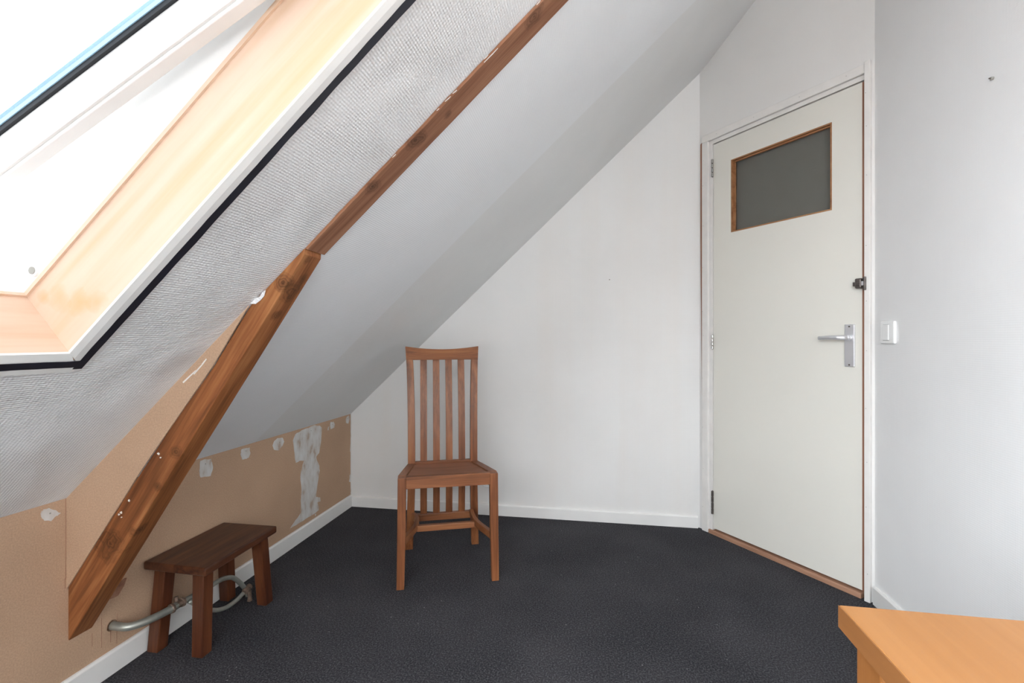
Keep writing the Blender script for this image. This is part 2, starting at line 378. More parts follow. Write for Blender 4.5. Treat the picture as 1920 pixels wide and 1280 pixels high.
# paper seams, cut marks and filler on the knee wall are parts of it
def wl(u, v, x=.0012):
    p = on_plane(u, v, (x, 0, 0), (1, 0, 0)); return p
def zoom2(l): return [(x/4.5706+360, y/4.5714+720) for x, y in l]
patches = [zoom2(l) for l in (
    [(72, 655), (110, 643), (165, 641), (176, 690), (178, 735), (160, 785), (110, 792), (72, 800), (62, 745)],
    [(425, 560), (455, 548), (493, 546), (500, 590), (490, 625), (470, 638), (430, 648), (418, 600)],
    [(735, 462), (775, 458), (790, 490), (775, 530), (742, 566), (705, 560), (692, 525), (705, 488)],
    [(885, 430), (930, 402), (965, 385), (1000, 375), (1050, 352), (1095, 354), (1112, 375), (1108, 480), (1090, 590), (1065, 620), (1070, 655), (1090, 690), (1094, 740), (1085, 800), (1070, 900), (1063, 965), (1098, 972), (1102, 1000), (1075, 1015), (1088, 1050), (1085, 1080), (1050, 1110), (1000, 1140), (920, 1190), (845, 1232), (890, 1165), (935, 1105), (935, 1000), (940, 900), (930, 782), (948, 700), (962, 655), (920, 658), (892, 675), (885, 640), (876, 560), (868, 480)],
    [(1188, 322), (1215, 322), (1224, 345), (1218, 375), (1190, 385), (1183, 355)],
    [(1325, 282), (1345, 268), (1352, 300), (1340, 338), (1322, 330), (1318, 305)],
    [(1167, 365), (1178, 362), (1172, 395), (1164, 397)],
    [(1369, 505), (1358, 515), (1355, 575), (1369, 585)], [(1369, 768), (1353, 775), (1348, 835), (1369, 842)],
    [(1052, 1118), (1066, 1112), (1060, 1132)])]
patches.append([(x/2.4625, y/2.4615+760) for x, y in ((190, 492), (205, 478), (228, 474), (255, 484), (279, 497), (262, 510), (236, 532), (205, 534), (189, 512))])
for pz in patches:
    bm = bmesh.new(); c_ = sum((wl(*q) for q in pz), Vector())/len(pz)
    # subdivided ragged outline
    ring = []
    for i, q in enumerate(pz):
        a, b_ = wl(*q), wl(*pz[(i+1) % len(pz)])
        for t in (0, .33, .66):
            p = a.lerp(b_, t); j = .0016; ring.append(Vector((0, p.y+random.uniform(-j, j), p.z+random.uniform(-j, j))))
    prism(bm, [(-.0005, p.y, p.z) for p in ring], (.0018, 0, 0))
    o = child('filler_patch', bm, M['filler'], wall_left)
for (u, v0, v1) in ((173.3, 1187, 1212), (191, 1158, 1214), (208, 1182, 1204), (220.2, 1150, 1163), (219.5, 1183, 1207), (122.6, 1084, 1103), (123.8, 934, 1086)):
    a, b_ = wl(u, v0), wl(u, v1); bm = boxes((-.0005, .0006, a.y-.0004, a.y+.0004, b_.z, a.z)); child('saw_cut', bm, M['raw_wood_z'], wall_left)
for q in zoom2([(115, 683), (462, 572), (752, 497), (1020, 398), (1203, 345), (1333, 295)])+[(94, 962)]:
    p = wl(*q); bm = bmesh.new(); cyl(bm, (.0014, p.y, p.z), (1, 0, 0), .0022, .0014, 10); child('screw_head', bm, M['grey_plug'], wall_left)
bm = boxes((0, .0016, -.005, 0, .066, rz(0, 0))); child('paint_edge', bm, M['filler'], wall_left)

# thin board closing the gap between strut and slope
YS = -1.604
bm = bmesh.new()
poly = [(0.0, YS-.004, rz(0, YS)+.001), (0.0, YS-.004, .322), (.245, YS-.004, .669), (.464, YS-.004, .952), (.572, YS-.004, rz(.572, YS))]
prism(bm, poly, (0, .0035, 0)); o = child('infill_board', bm, M['mdf'], wall_left)
bm = bmesh.new()
for (a, b_) in (((342, 716), (366, 694)), ((362, 700), (378, 683)), ((378, 682), (386, 672))):
    p, q = on_plane(*a, (0, YS-.005, 0), (0, 1, 0)), on_plane(*b_, (0, YS-.005, 0), (0, 1, 0)); d = Vector((.002, 0, -.0022))
    bm = bmesh.new(); prism(bm, [p, q, q+d, p+d*1.4], (0, .001, 0)); child('paint_fleck', bm, M['scrape'], wall_left)

# skirting boards
def skirt_profile(name, a, b_, inward, h, t=.012, mat=None):
    a = Vector(a); b_ = Vector(b_); i = Vector(inward).normalized()
    bm = bmesh.new()
    prof = [(0, 0), (t, 0), (t, h-.006), (t-.005, h), (0, h)]
    loft(bm, [[p+i*x+Vector((0, 0, z)) for x, z in prof] for p in (a, b_)])
    return struct(name, bm, mat or M['skirt_paint'], bev=.001)
skirt_profile('baseboard_left', (0, 0, 0), (0, YB, 0), (1, 0, 0), .071)
skirt_profile('baseboard_back', (.012, 0, 0), (2.018, 0, 0), (0, -1, 0), .064)
skirt_profile('baseboard_right', (RX, -.672, 0), (RX, YB, 0), (-1, 0, 0), .071)

# ------------------------------------------------------------------ skylight (window_1)
win = tag(empty('window_1', mw=MSKY), kind='structure'); sp = lambda n_, b_, m_, **k: child(n_, b_, m_, win, **k)
RD = .163
sp('side_jamb', boxes((-.012, OL, 0, .012, -.004, RD)), M['ply_s'])
sp('side_jamb', boxes((-.012, OL, -OW-.012, -OW, -.004, RD)), M['ply_s'])
sp('sill_board', boxes((-.012, 0, -OW, 0, -.004, RD)), M['ply_y'])
sp('head_board', boxes((OL, OL+.012, -OW, 0, -.004, RD)), M['ply_y'])
sp('jamb_bead', boxes((0, OL, -.005, 0, RD-.006, RD+.002), (0, .005, -OW, -.005, RD-.006, RD+.002)), M['ply_s'])
# flat white lath round the opening with a bevelled inner edge
def lath(ax):
    bm = bmesh.new()
    # profile across the lath: (distance from the opening, height below the slope)
    prof = [(-.009, -.002), (-.009, .003), (.005, .0065), (.038, .0065), (.039, 0)]
    if ax == 'right': loft(bm, [[(s-(d if s < .1 else -d), d, -h) for d, h in prof] for s in (0, OL)])
    if ax == 'left': loft(bm, [[(s-(d if s < .1 else -d), -OW-d, -h) for d, h in prof] for s in (0, OL)])
    pw = [(-.007, -.002), (-.007, .003), (.009, .0065), (.045, .0065), (.046, 0)]
    if ax == 'low': loft(bm, [[(-d, y+(d*.64 if y > -.1 else -d*.64), -h) for d, h in pw] for y in (0, -OW)])
    if ax == 'high': loft(bm, [[(OL+d, y+(d*.64 if y > -.1 else -d*.64), -h) for d, h in prof] for y in (0, -OW)])
    return bm
for ax in ('right', 'left', 'low', 'high'): sp('trim_lath', lath(ax), M['white_paint'])
def tape_strip(s0, s1, y0, y1, n0, along):
    bm = bmesh.new(); k = 60; A_, B_ = [], []
    for i in range(k+1):
        t = i/k; j0 = .0012*noise.noise(Vector((i*.45, 1, 0))); j1 = .0018*noise.noise(Vector((i*.3, 9, 0)))
        if along == 's': s = s0+(s1-s0)*t; A_.append((s, y0+j0, n0)); B_.append((s, y1+j1, n0))
        else: y = y0+(y1-y0)*t; A_.append((s0+j0, y, n0)); B_.append((s1+j1, y, n0))
    loft(bm, [[A_[i], B_[i], (B_[i][0], B_[i][1], n0+.0006), (A_[i][0], A_[i][1], n0+.0006)] for i in range(k+1)])
    return bm
sp('black_tape', tape_strip(-.036, OL+.02, .0190, .0365, -.0074, 's'), M['tape'])
sp('black_tape', tape_strip(-.0116, -.0300, .034, -OW, -.0076, 'y'), M['tape'])
# fixed frame
sp('fixed_frame', boxes((-.05, OL+.05, .006, .055, RD, .285), (-.05, -.006, -OW-.05, .006, RD, .205), (-.05, OL+.05, -OW-.055, -OW-.006, RD, .285), (OL+.006, OL+.05, -OW, .006, RD, .285)), M['frame_white'])
bm = bmesh.new(); cyl(bm, (.0442, .004, .190), (0, 1, 0), .0125, .006); sp('screw_cap', bm, M['frame_white'])
bm = bmesh.new(); cyl(bm, (.0442, .0005, .190), (0, 1, 0), .0075, .002); sp('screw_recess', bm, M['grey_plug'])
# sash, swung open on its middle pivots
TH = math.radians(14.55)
sash = child('sash', boxes((0, 1.10, -.054, -.028, 0, .0755), (0, 1.10, -OW+.028, -OW+.054, 0, .080), (0, .045, -OW+.054, -.054, 0, .080), (1.055, 1.10, -OW+.054, -.054, 0, .080)), M['frame_white'], win, bev=.002)
ms = Matrix.Translation((.05, 0, .349-.259*.05)) @ Matrix.Rotation(TH, 4, 'Y'); sash.matrix_local = ms
child('glazing_bead', boxes((.05, 1.05, -.060, -.054, .006, .014)), M['frame_white'], sash, bev=.001)
child('gasket', boxes((.0, 1.10, -.0600, -.0500, .075, .084), (.0, 1.10, -OW+.050, -OW+.060, .075, .084)), M['black'], sash)
child('glass_rim', boxes((.0, 1.10, -.0620, -.0520, .084, .100)), M['glass_edge_sky'], sash)  # blue of the sky refracted in the glass, painted on as colour
child('window_glass', boxes((.01, 1.09, -OW+.056, -.062, .092, .104)), M['glass'], sash)
cw = child('casement_cover', boxes((-.02, 1.12, -.030, -.022, .086, .106)), M['frame_white'], sash)

# unseen skylight added behind the camera to hold a fill lamp
win3 = tag(empty('added_skylight', mw=MSKY @ Matrix.Translation((0, Q0, 0))), kind='structure')
child('side_jamb', boxes((-.012, OL, 0, .012, -.004, RD)), M['ply_s'], win3); child('side_jamb', boxes((-.012, OL, -QW-.012, -QW, -.004, RD)), M['ply_s'], win3)
child('sill_board', boxes((-.012, 0, -QW, 0, -.004, RD)), M['ply_y'], win3); child('head_board', boxes((OL, OL+.012, -QW, 0, -.004, RD)), M['ply_y'], win3)
child('sash', boxes((0, OL, -.06, 0, RD-.05, RD), (0, OL, -QW, -QW+.06, RD-.05, RD), (0, .06, -QW+.06, -.06, RD-.05, RD), (OL-.06, OL, -QW+.06, -.06, RD-.05, RD)), M['frame_white'], win3)
child('window_glass', boxes((.06, OL-.06, -QW+.06, -.06, RD-.03, RD-.024)), M['glass'], win3)
l = bpy.data.lights.new('fill_light_side', 'AREA'); l.shape = 'RECTANGLE'; l.size = OL-.02; l.size_y = QW-.02; l.energy = SIDE_WATTS; l.color = (.925, .97, 1.0)
o = bpy.data.objects.new('fill_light_side', l); COL.objects.link(o); o.matrix_world = MSKY @ Matrix.Translation((OL/2, Q0-QW/2, RD+.03))  # fill lamp added over this skylight to brighten the right wall

# unseen rear window, added to let fill light in
win2 = tag(empty('added_window', ((WX0+WX1)/2, YB, WZ0)), kind='structure')
hw = (WX1-WX0)/2; hh = WZ1-WZ0
child('window_frame', boxes((-hw, -hw+.06, -.06, 0, 0, hh), (hw-.06, hw, -.06, 0, 0, hh), (-hw+.06, hw-.06, -.06, 0, 0, .06), (-hw+.06, hw-.06, -.06, 0, hh-.06, hh), (-.03, .03, -.06, 0, .06, hh-.06)), M['frame_white'], win2)
child('window_glass', boxes((-hw+.06, -.03, -.034, -.028, .06, hh-.06)), M['glass'], win2)
child('window_glass', boxes((.03, hw-.06, -.034, -.028, .06, hh-.06)), M['glass'], win2)
child('window_sill', boxes((-hw-.03, hw+.03, 0, .14, -.03, 0)), M['white_paint'], win2, bev=.003)
def portal(mw, sx, sy):
    l = bpy.data.lights.new('daylight_portal', 'AREA'); l.shape = 'RECTANGLE'; l.size = sx; l.size_y = sy; l.cycles.is_portal = True
    o = bpy.data.objects.new('daylight_portal', l); COL.objects.link(o); o.matrix_world = mw
portal(MSKY @ Matrix.Translation((OL/2, -OW/2, RD)), OL, OW)
portal(Matrix.Translation(((WX0+WX1)/2, YB-.08, (WZ0+WZ1)/2)) @ Matrix.Rotation(PI/2, 4, 'X') , hw*2, hh)

l = bpy.data.lights.new('fill_light_rear', 'AREA'); l.shape = 'RECTANGLE'; l.size = hw*2-.05; l.size_y = hh-.05; l.energy = REAR_WATTS; l.color = (1.0, .98, .955)
o = bpy.data.objects.new('fill_light_rear', l); COL.objects.link(o)
o.matrix_world = Matrix.Translation(((WX0+WX1)/2, YB-.10, (WZ0+WZ1)/2)) @ Matrix.Rotation(PI/2, 4, 'X')   # fill lamp added outside the rear window to brighten the room

# ------------------------------------------------------------------ door (door_1), in the door wall's frame: x along, -y towards the room
door = tag(empty('door_1', mw=MDOOR), kind='structure'); dp = lambda n_, b_, m_, **k: child(n_, b_, m_, door, **k)
DX0, DX1, DZ0, DZ1 = .0895, .791, .030, 2.038
GX0, GX1, GZ0, GZ1 = .1955, .6775, 1.559, 1.925
leaf = dp('door_leaf', boxes((DX0, GX0, 0, .038, DZ0, DZ1), (GX1, DX1, 0, .038, DZ0, DZ1), (GX0, GX1, 0, .038, DZ0, GZ0), (GX0, GX1, 0, .038, GZ1, DZ1)), M['door_paint'])
t = .006; iy = .022
child('glazing_lining', boxes((GX0, GX0+t, -.001, .036, GZ0, GZ1), (GX1-t, GX1, -.001, .036, GZ0, GZ1), (GX0+t, GX1-t, -.001, .036, GZ0, GZ0+t), (GX0+t, GX1-t, -.001, .036, GZ1-t, GZ1),
      (GX0+t, GX0+t+.006, iy-.010, iy, GZ0+t, GZ1-t), (GX0+t, GX1-t, iy-.010, iy, GZ1-t-.006, GZ1-t)), M['lining'], leaf)
child('frosted_glass', boxes((GX0+t, GX1-t, iy, iy+.004, GZ0+t, GZ1-t)), M['frosted'], leaf)
dp('door_edge', boxes((DX1, DX1+.0095, .001, .036, DZ0, DZ1)), M['raw_wood_z'])
# jamb and stop
dp('door_jamb', boxes((.062, .0870, -.004, .060, 0, 2.062), (.8030, .8120, -.006, .060, 0, 2.062), (.087, .803, -.004, .060, 2.043, 2.062), (.087, .803, .042, .060, 0, 2.043)), M['casing_paint'])
dp('threshold', boxes((.067, .792, -.012, .050, -.002, .020)), M['raw_wood'], bev=.002)
def casing():
    bm = bmesh.new()
    box(bm, .026, .064, -.014, 0, 0, 2.064); box(bm, .026, .806, -.014, 0, 2.064, 2.100); box(bm, .806, .8265, -.018, 0, 0, 2.106)
    return bm
dp('door_casing', casing(), M['casing_paint'], bev=.002)
bm = bmesh.new(); prism(bm, [(.0215, -.008, .72), (.0262, -.008, .70), (.0262, -.008, 2.075), (.0120, -.008, 2.066), (.0125, -.008, 1.5)], (0, .008, 0)); dp('casing_packer', bm, M['raw_wood_z'])
for z in (.14, .35, .56, .78, 1.0, 1.20, 1.42, 1.63, 1.85, 2.0):
    for s, y in ((.815, -.0182), (.033, -.0142)):
        bm = bmesh.new(); cyl(bm, (s+random.uniform(-.004, .004), y, z+random.uniform(-.04, .04)), (0, 1, 0), .0013, .001, 8); dp('nail_head', bm, M['grey_plug'])
for s in (.12, .33, .55, .74):
    bm = bmesh.new(); cyl(bm, (s, -.0142, 2.083), (0, 1, 0), .0013, .001, 8); dp('nail_head', bm, M['grey_plug'])
for z0, z1, mt in ((1.868, 1.962, 'steel'), (.966, 1.044, 'steel'), (.104, .227, 'old_steel')):
    bm = bmesh.new(); hl = z1-z0
    for k in range(4): cyl(bm, (.0895, -.0085, z0+hl*(k+.5)/4), (0, 0, 1), .0062, hl/4-.004, 16)
    hg = dp('hinge', bm, M[mt])
    child('hinge_leaf', boxes((.0862, .0905, -.0055, -.0035, z0, z1)), M['dark_gap'], hg)
    child('hinge_pin', boxes((.0870, .0920, -.0105, -.0065, z0+.001, z1-.001)), M['old_steel'], hg)
# lever handle on a long back plate
hx = .7475
hd = dp('door_handle', boxes((.729, .767, -.008, 0, .911, 1.082)), M['alu'], bev=.003, segs=3)
bm = bmesh.new()
cyl(bm, (hx, -.018, 1.028), (0, 1, 0), .0125, .022, 24, .010)
child('handle_rose', bm, M['alu'], hd, smooth=False)
bm = bmesh.new(); pts = spline([(hx, -.020, 1.028), (hx-.001, -.042, 1.028), (hx-.016, -.055, 1.0285), (hx-.045, -.057, 1.029), (.655, -.055, 1.0262)], 7)
rings = []
for i, p in enumerate(pts):
    tt = (pts[min(len(pts)-1, i+1)]-pts[max(0, i-1)]).normalized(); a_ = Vector((0, 0, 1)).cross(tt).normalized(); f_ = i/(len(pts)-1)
    w1, h1 = .0075-.001*f_, .0095-.0035*abs(.35-f_)
    rings.append([p+a_*w1*math.cos(q*PI/6)+Vector((0, 0, 1))*h1*math.sin(q*PI/6) for q in range(12)])
loft(bm, rings); child('lever', bm, M['alu'], hd, smooth=True)
for z in (.919, 1.073):
    bm = bmesh.new(); cyl(bm, (.748, -.0085, z), (0, 1, 0), .0032, .002, 12); child('screw', bm, M['old_steel'], hd)
dp('strike_plate', boxes((.8015, .8032, -.0065, .010, 1.000, 1.062)), M['steel'])
# surface bolt above the handle
lt = dp('night_latch', boxes((.776, .799, -.026, 0, 1.222, 1.262)), M['old_steel'], bev=.005, segs=3)
child('latch_knob', boxes((.766, .778, -.020, -.008, 1.232, 1.248)), M['old_steel'], lt, bev=.0015)
bm = bmesh.new()
for k in range(5): box(bm, .779, .797, -.0285, -.026, 1.226+k*.0075, 1.229+k*.0075)
child('latch_ribs', bm, M['old_steel'], lt, bev=.0008)
child('latch_keeper', boxes((.803, .8145, -.022, -.018, 1.214, 1.266), (.812, .8145, -.030, -.018, 1.214, 1.266), (.799, .806, -.020, -.012, 1.232, 1.248)), M['old_steel'], lt, bev=.0008)
child('latch_bolt', boxes((.797, .806, -.0225, -.0205, 1.233, 1.249)), M['alu'], lt)

# the dim landing seen through the frosted pane
bm = bmesh.new(); box(bm, -.5, 1.6, .12, 1.5, 0, 2.7)
lw = tag(bm_obj('wall_landing', bm, simple('landing paint', (.46, .34, .25), .8), frame_=MDOOR), kind='structure')
lw.data.flip_normals()
bm = boxes((-.45, 1.5, .95, 1.15, 0, 1.98)); dresser = tag(bm_obj('wall_landing_panel', bm, simple('green landing panel', (.20, .33, .24), .8), frame_=MDOOR), kind='structure')
l = bpy.data.lights.new('landing_fill', 'POINT'); l.energy = 7.0; l.shadow_soft_size = .08; l.color = (1, .9, .78)
o = bpy.data.objects.new('landing_fill', l); COL.objects.link(o); o.location = MDOOR @ Vector((-.15, .75, 1.95))  # unseen lamp, added so the frosted pane does not go black

# ------------------------------------------------------------------ rafter and strut
def kp(u, v, plane): return tuple(plane(u, v))
strut_y = lambda u, v: on_plane(u, v, (0, YS, 0), (0, 1, 0))
kn_s = [((.640, YS, 1.098), .022), (strut_y(605, 505)[:], .016)]
M['strut'] = wood('old pine strut', (.19, .068, .024), (.34, .135, .05), (.47, .215, .085), 0, .6, scale=.8, fig=1.2, blotches=.25, spec=.25)
M['rafter'] = wood('old pine rafter', (.16, .068, .036), (.27, .125, .068), (.34, .17, .10), 0, .65, scale=.8, fig=1.0, blotches=.18, spec=.2)
# strut frame: x along the strut
sa = Vector((.737, 0, 1.261-.173)).normalized(); sn = Vector((-sa.z, 0, sa.x)); MST = frame((0, YS, .173), sa, Vector((0, 1, 0)), sn)
iv = MST.inverted()
def strut_knot(u, v, r, under=False):
    if under:
        p = on_plane(u, v, (0, YS, .173), sn)
    else: p = strut_y(u, v)
    return (tuple(iv @ p), r)
kn = [strut_knot(573, 487, .017, True), strut_knot(566, 522, .018, True), strut_knot(530, 528, .030), strut_knot(516, 590, .020, True), strut_knot(332, 846, .022), strut_knot(295, 912, .014), strut_knot(262, 992, .022, True), strut_knot(543, 545, .038, True), strut_knot(205, 1020, .05)]
M['strut'] = wood('old pine strut', (.13, .042, .014), (.29, .105, .036), (.43, .185, .07), 0, .6, scale=.8, fig=1.6, blotches=.4, spec=.25, knots=kn)
bm = bmesh.new()
# side outline (x, z) in five stations, slightly irregular like hewn timber
low = [(0, .173), (.09, .305), (.19, .452), (.30, .615), (.42, .79), (.53, .951), (.64, 1.112), (.729, 1.243)]
upp = [(0, .326), (.060, .412), (.125, .502), (.215, .627), (.340, .796), (.464, .952), (.575, rz(.575, YS)), (.730, rz(.730, YS))]
rings = []
for i, ((x0, z0), (x1, z1)) in enumerate(zip(low, upp)):
    yb = -1.537+.010*min(1, x0/.72)
    jy = random.uniform(-.0006, .0006)
    r_ = [Vector((x0, YS+jy, z0)), Vector((x0, yb, z0-.001)), Vector((x1, yb, z1)), Vector((x1, YS, z1))]
    rings.append([iv @ q for q in r_])
loft(bm, rings)
st = tag(bm_obj('roof_strut', bm, M['strut'], frame_=MST, bev=.003), 'thick slanting brown timber strut rising from the fibre board knee wall to the rafter', 'beam')
# torn splinter of the beam against the wall
bm = bmesh.new(); pz = [(238, 1083), (233, 1097), (222, 1116), (214, 1120), (207, 1123), (216, 1100), (226, 1090)]
pts_ = [iv @ on_plane(u, v, (.006, 0, 0), (1, 0, 0)) for u, v in pz]; prism(bm, pts_, (iv.to_3x3() @ Vector((-.0055, 0, 0))))
child('torn_splinter', bm, M['raw_wood_z'], st)
bm = bmesh.new()
for (u, v, r) in ((298, 850, 2.4), (302, 857, 1.6), (243, 938, 2.2), (228, 960, 2.6), (224, 964, 2), (229, 969, 1.4)):
    c_ = strut_y(u, v); k_ = 6; rr = r/F*1.35
    bm = bmesh.new(); prism(bm, [iv @ (c_+Vector((rr*random.uniform(.5, 1.2)*math.cos(q*2*PI/k_), -.0025, rr*random.uniform(.5, 1.3)*math.sin(q*2*PI/k_)))) for q in range(k_)], (0, .002, 0)); child('paint_fleck', bm, M['scrape'], st)
bm = bmesh.new(); pts_ = [strut_y(u, v) for u, v in ((466, 569), (478, 561), (489, 556), (494, 547), (500, 544), (497, 555), (490, 563), (481, 570))]
prism(bm, [iv @ (q+Vector((0, -.004, 0))) for q in pts_], (0, .0008, 0)); child('torn_paper', bm, M['roof_near'], st)

# rafter, in a frame along the slope
XR0 = .730; MR = frame((XR0, -1.60, rz(XR0, -1.60)), es, ey, en); ivr = MR.inverted(); PR = .0065
def rk(u, v, r): 
    p = on_plane(u, v, MR @ Vector((0, 0, -PR)), en); return (tuple(ivr @ p), r)
M['rafter'] = wood('old pine rafter', (.20, .085, .045), (.32, .150, .084), (.40, .205, .125), 0, .65, scale=.8, fig=1.0, blotches=.12, spec=.2, knots=[rk(780, 262, .034), rk(700, 350, .028), rk(840, 215, .014), rk(1002, 30, .03)])
bm = bmesh.new(); rings = []; LR = (xtop(-1.6)-XR0)/es.x-.01; k = 150
for i in range(k+1):
    s = LR*i/k; j = .0022*noise.noise(Vector((s*11, 3, 0)))+.0015*noise.noise(Vector((s*45, 7, 0)))-.003; yr = .079+.002*s+.0008*noise.noise(Vector((s*9, 5, 1)))
    rings.append([(s, j, -PR+.004), (s, j+.003, -PR), (s, yr, -PR), (s, yr, -.0008), (s, j, -.0008)])
loft(bm, rings)
rf = tag(bm_obj('rafter', bm, M['rafter'], frame_=MR), 'long straight brown rafter running up the white sloping ceiling above the strut', 'beam')
bm = bmesh.new()
def zoom3(x, y): return (x/3.2+600, y/3.2)
for (a, b_, w_) in (((985, 375), (1068, 290), .0022), ((985, 355), (1010, 330), .002), ((750, 610), (785, 578), .0025), ((796, 562), (822, 540), .0028), ((435, 945), (456, 925), .002), ((700, 665), (716, 650), .0012), ((1300, 30), (1325, 2), .002)):
    p, q = [ivr @ on_plane(*zoom3(*c_), MR @ Vector((0, 0, -PR-.0006)), en) for c_ in (a, b_)]
    d = Vector((0, w_, 0)); bm = bmesh.new(); prism(bm, [p-d*.2, q-d*.3, q+d*.4, p.lerp(q, .6)+d, p+d*.5], (0, 0, .0008)); child('paint_fleck', bm, M['scrape'], rf)

# ------------------------------------------------------------------ chair
ca = math.radians(20.5)
chair = tag(empty('dining_chair', (.867, -.8045, 0), (0, 0, ca)), 'reddish brown wooden chair with tall slatted back on the carpet before the back wall', 'chair')
cp = lambda n_, b_, m_, **k: child(n_, b_, m_, chair, **k)
BS = -.008                                             # the back frame sits a touch to the left
for s in (-1, 1):
    bm = bmesh.new(); bar_z(bm, [(s*.196, .010, 0, .031, .031), (s*.1915, .010, .25, .034, .034), (s*.1895, .010, .456, .034, .036)], 0, 0); cp('leg', bm, M['chair_z'], bev=.002)
    zs = [0, .10, .20, .32, .43, .55, .68, .80, .90, .982]
    xs = [.161, .156, .152, .149, .148, .1485, .150, .1530, .157, .163]
    ys = [.385, .362, .342, .330, .326, .330, .342, .360, .380, .402]
    bm = bmesh.new(); P_ = [p for p in spline([(s*x+BS, y, z) for x, y, z in zip(xs, ys, zs)], 4) if p.z < .922]
    bar_z(bm, [(p.x, p.y, p.z, .036-.004*(p.z/.98), .034) for p in P_], 0, 0)
    cp('back_leg', bm, M['chair_z'], bev=.002)
def ypos(z):
    zs = [0, .10, .20, .32, .43, .55, .68, .80, .90, .982]; ys = [.385, .362, .342, .330, .326, .330, .342, .360, .380, .402]
    for a, b_, c_, d_ in zip(zs, zs[1:], ys, ys[1:]):
        if z <= b_: return c_+(d_-c_)*(z-a)/(b_-a)
    return ys[-1]
# crest rail: hollowed top edge, bowed in plan
bm = bmesh.new(); rings = []
for i in range(21):
    t = -1+2*i/20; x = t*.1795+BS; xb = t*.1745+BS; bow = .010*(1-t*t); zt = .985-.015*(1-t*t); zb = .919
    y = ypos(.95)+bow
    rings.append([(xb, y-.012-.013, zb), (xb, y+.012-.004, zb), (x, y+.014+.008, zt), (x, y-.008+.004, zt)])
loft(bm, rings); cp('crest_rail', bm, M['chair_x'], bev=.002)
for i in range(4):
    x0 = (-.0915+.061*i); bm = bmesh.new()
    P_ = [(x0+BS, ypos(z)+.010*(1-(x0/.15)**2)*min(1, z/.9)+.002, z, .032, .012) for z in [.165+.0377*k for k in range(21)]]
    bar_z(bm, P_, 0, 0); cp('back_slat', bm, M['chair_z'], bev=.001)
cp('lower_back_rail', boxes((-.138+BS, .138+BS, .338, .362, .145, .178)), M['chair_x'], bev=.002)
# seat: front and side rails with a hollowed board between
def slope(y): return .460-.030*(y/.33)
bm = bmesh.new(); box(bm, -.173, .173, -.006, .020, .409, .4585); cp('front_rail', bm, M['chair_x'], bev=.0015)
for s in (-1, 1):
    bm = bmesh.new(); rings = []
    for y, xo in ((.0285, .2065), (.18, .186), (.325, .165)):
        z = slope(y); xo_ = s*xo+BS*(y/.33); xi_ = s*(xo-.034)+BS*(y/.33)
        rings.append([(xo_, y, z-.045), (xi_, y, z-.045), (xi_, y, z), (xo_, y, z)])
    loft(bm, rings); cp('side_rail', bm, M['chair_y'], bev=.002)
bm = boxes((-.131+BS, .131+BS, .314, .338, .385, .437)); cp('rear_rail', bm, M['chair_x'], bev=.002)
bm = bmesh.new(); g = {}
nx, ny = 24, 16
for i in range(nx+1):
    for j in range(ny+1):
        t = -1+2*i/nx; y = .018+(.312-.018)*j/ny; hwid = (.174-(y)*.128); x = t*hwid+BS*(y/.33)
        g[i, j] = bm.verts.new((x, y, slope(y)-.006-.009*(1-t*t)*math.sin(PI*min(1, j/ny*.9+.1))))
for i in range(nx):
    for j in range(ny): bm.faces.new((g[i, j], g[i+1, j], g[i+1, j+1], g[i, j+1]))
r = bmesh.ops.extrude_face_region(bm, geom=bm.faces[:])
for v_ in [e for e in r['geom'] if isinstance(e, bmesh.types.BMVert)]: v_.co.z -= .012
M['chair_seat'] = wood('reddish hardwood seat', (.17, .064, .032), (.27, .110, .055), (.35, .155, .085), 0, .45, scale=.7)
cp('seat', bm, M['chair_seat'])
# curved side stretchers and cross stretcher
for s in (-1, 1):
    P_ = spline([(s*.191, .022, .178), (s*.172, .075, .180), (s*.150, .130, .182), (s*.135, .19, .182), (s*.130, .26, .180), (s*.138+BS, .330, .178)], 6)
    bm = bmesh.new(); bar_path(bm, P_, .018, .030); cp('side_stretcher', bm, M['chair_y'], bev=.002)
cp('cross_stretcher', boxes((-.131, .131, .180, .203, .158, .184)), M['chair_x'], bev=.002)

# ------------------------------------------------------------------ stool
stool = tag(empty('stool', (.13, -1.2, 0)), 'small dark brown wooden stool standing on the carpet against the knee wall below the beam', 'stool')
def sl(x, y, z): return (x-.13, y+1.2, z)
bm = bmesh.new(); tc_ = [(.006, -1.381), (.245, -1.389), (.243, -1.034), (.009, -1.036)]
loft(bm, [[sl(x, y, .268) for x, y in tc_], [sl(x, y, .295) for x, y in tc_]])
child('seat', bm, M['stool_y'], stool, bev=.006, segs=3)
for (fx, fy, tx, ty) in ((.039, -1.360, .052, -1.342), (.204, -1.358, .198, -1.345), (.205, -1.053, .199, -1.078), (.039, -1.050, .052, -1.078)):
    bm = bmesh.new(); a, b_ = sl(fx, fy, 0), sl(tx, ty, .269)
    bar_z(bm, [(*a, .040, .041), (*b_, .042, .043)], 0, 0); child('leg', bm, M['stool_z'], stool, bev=.003)

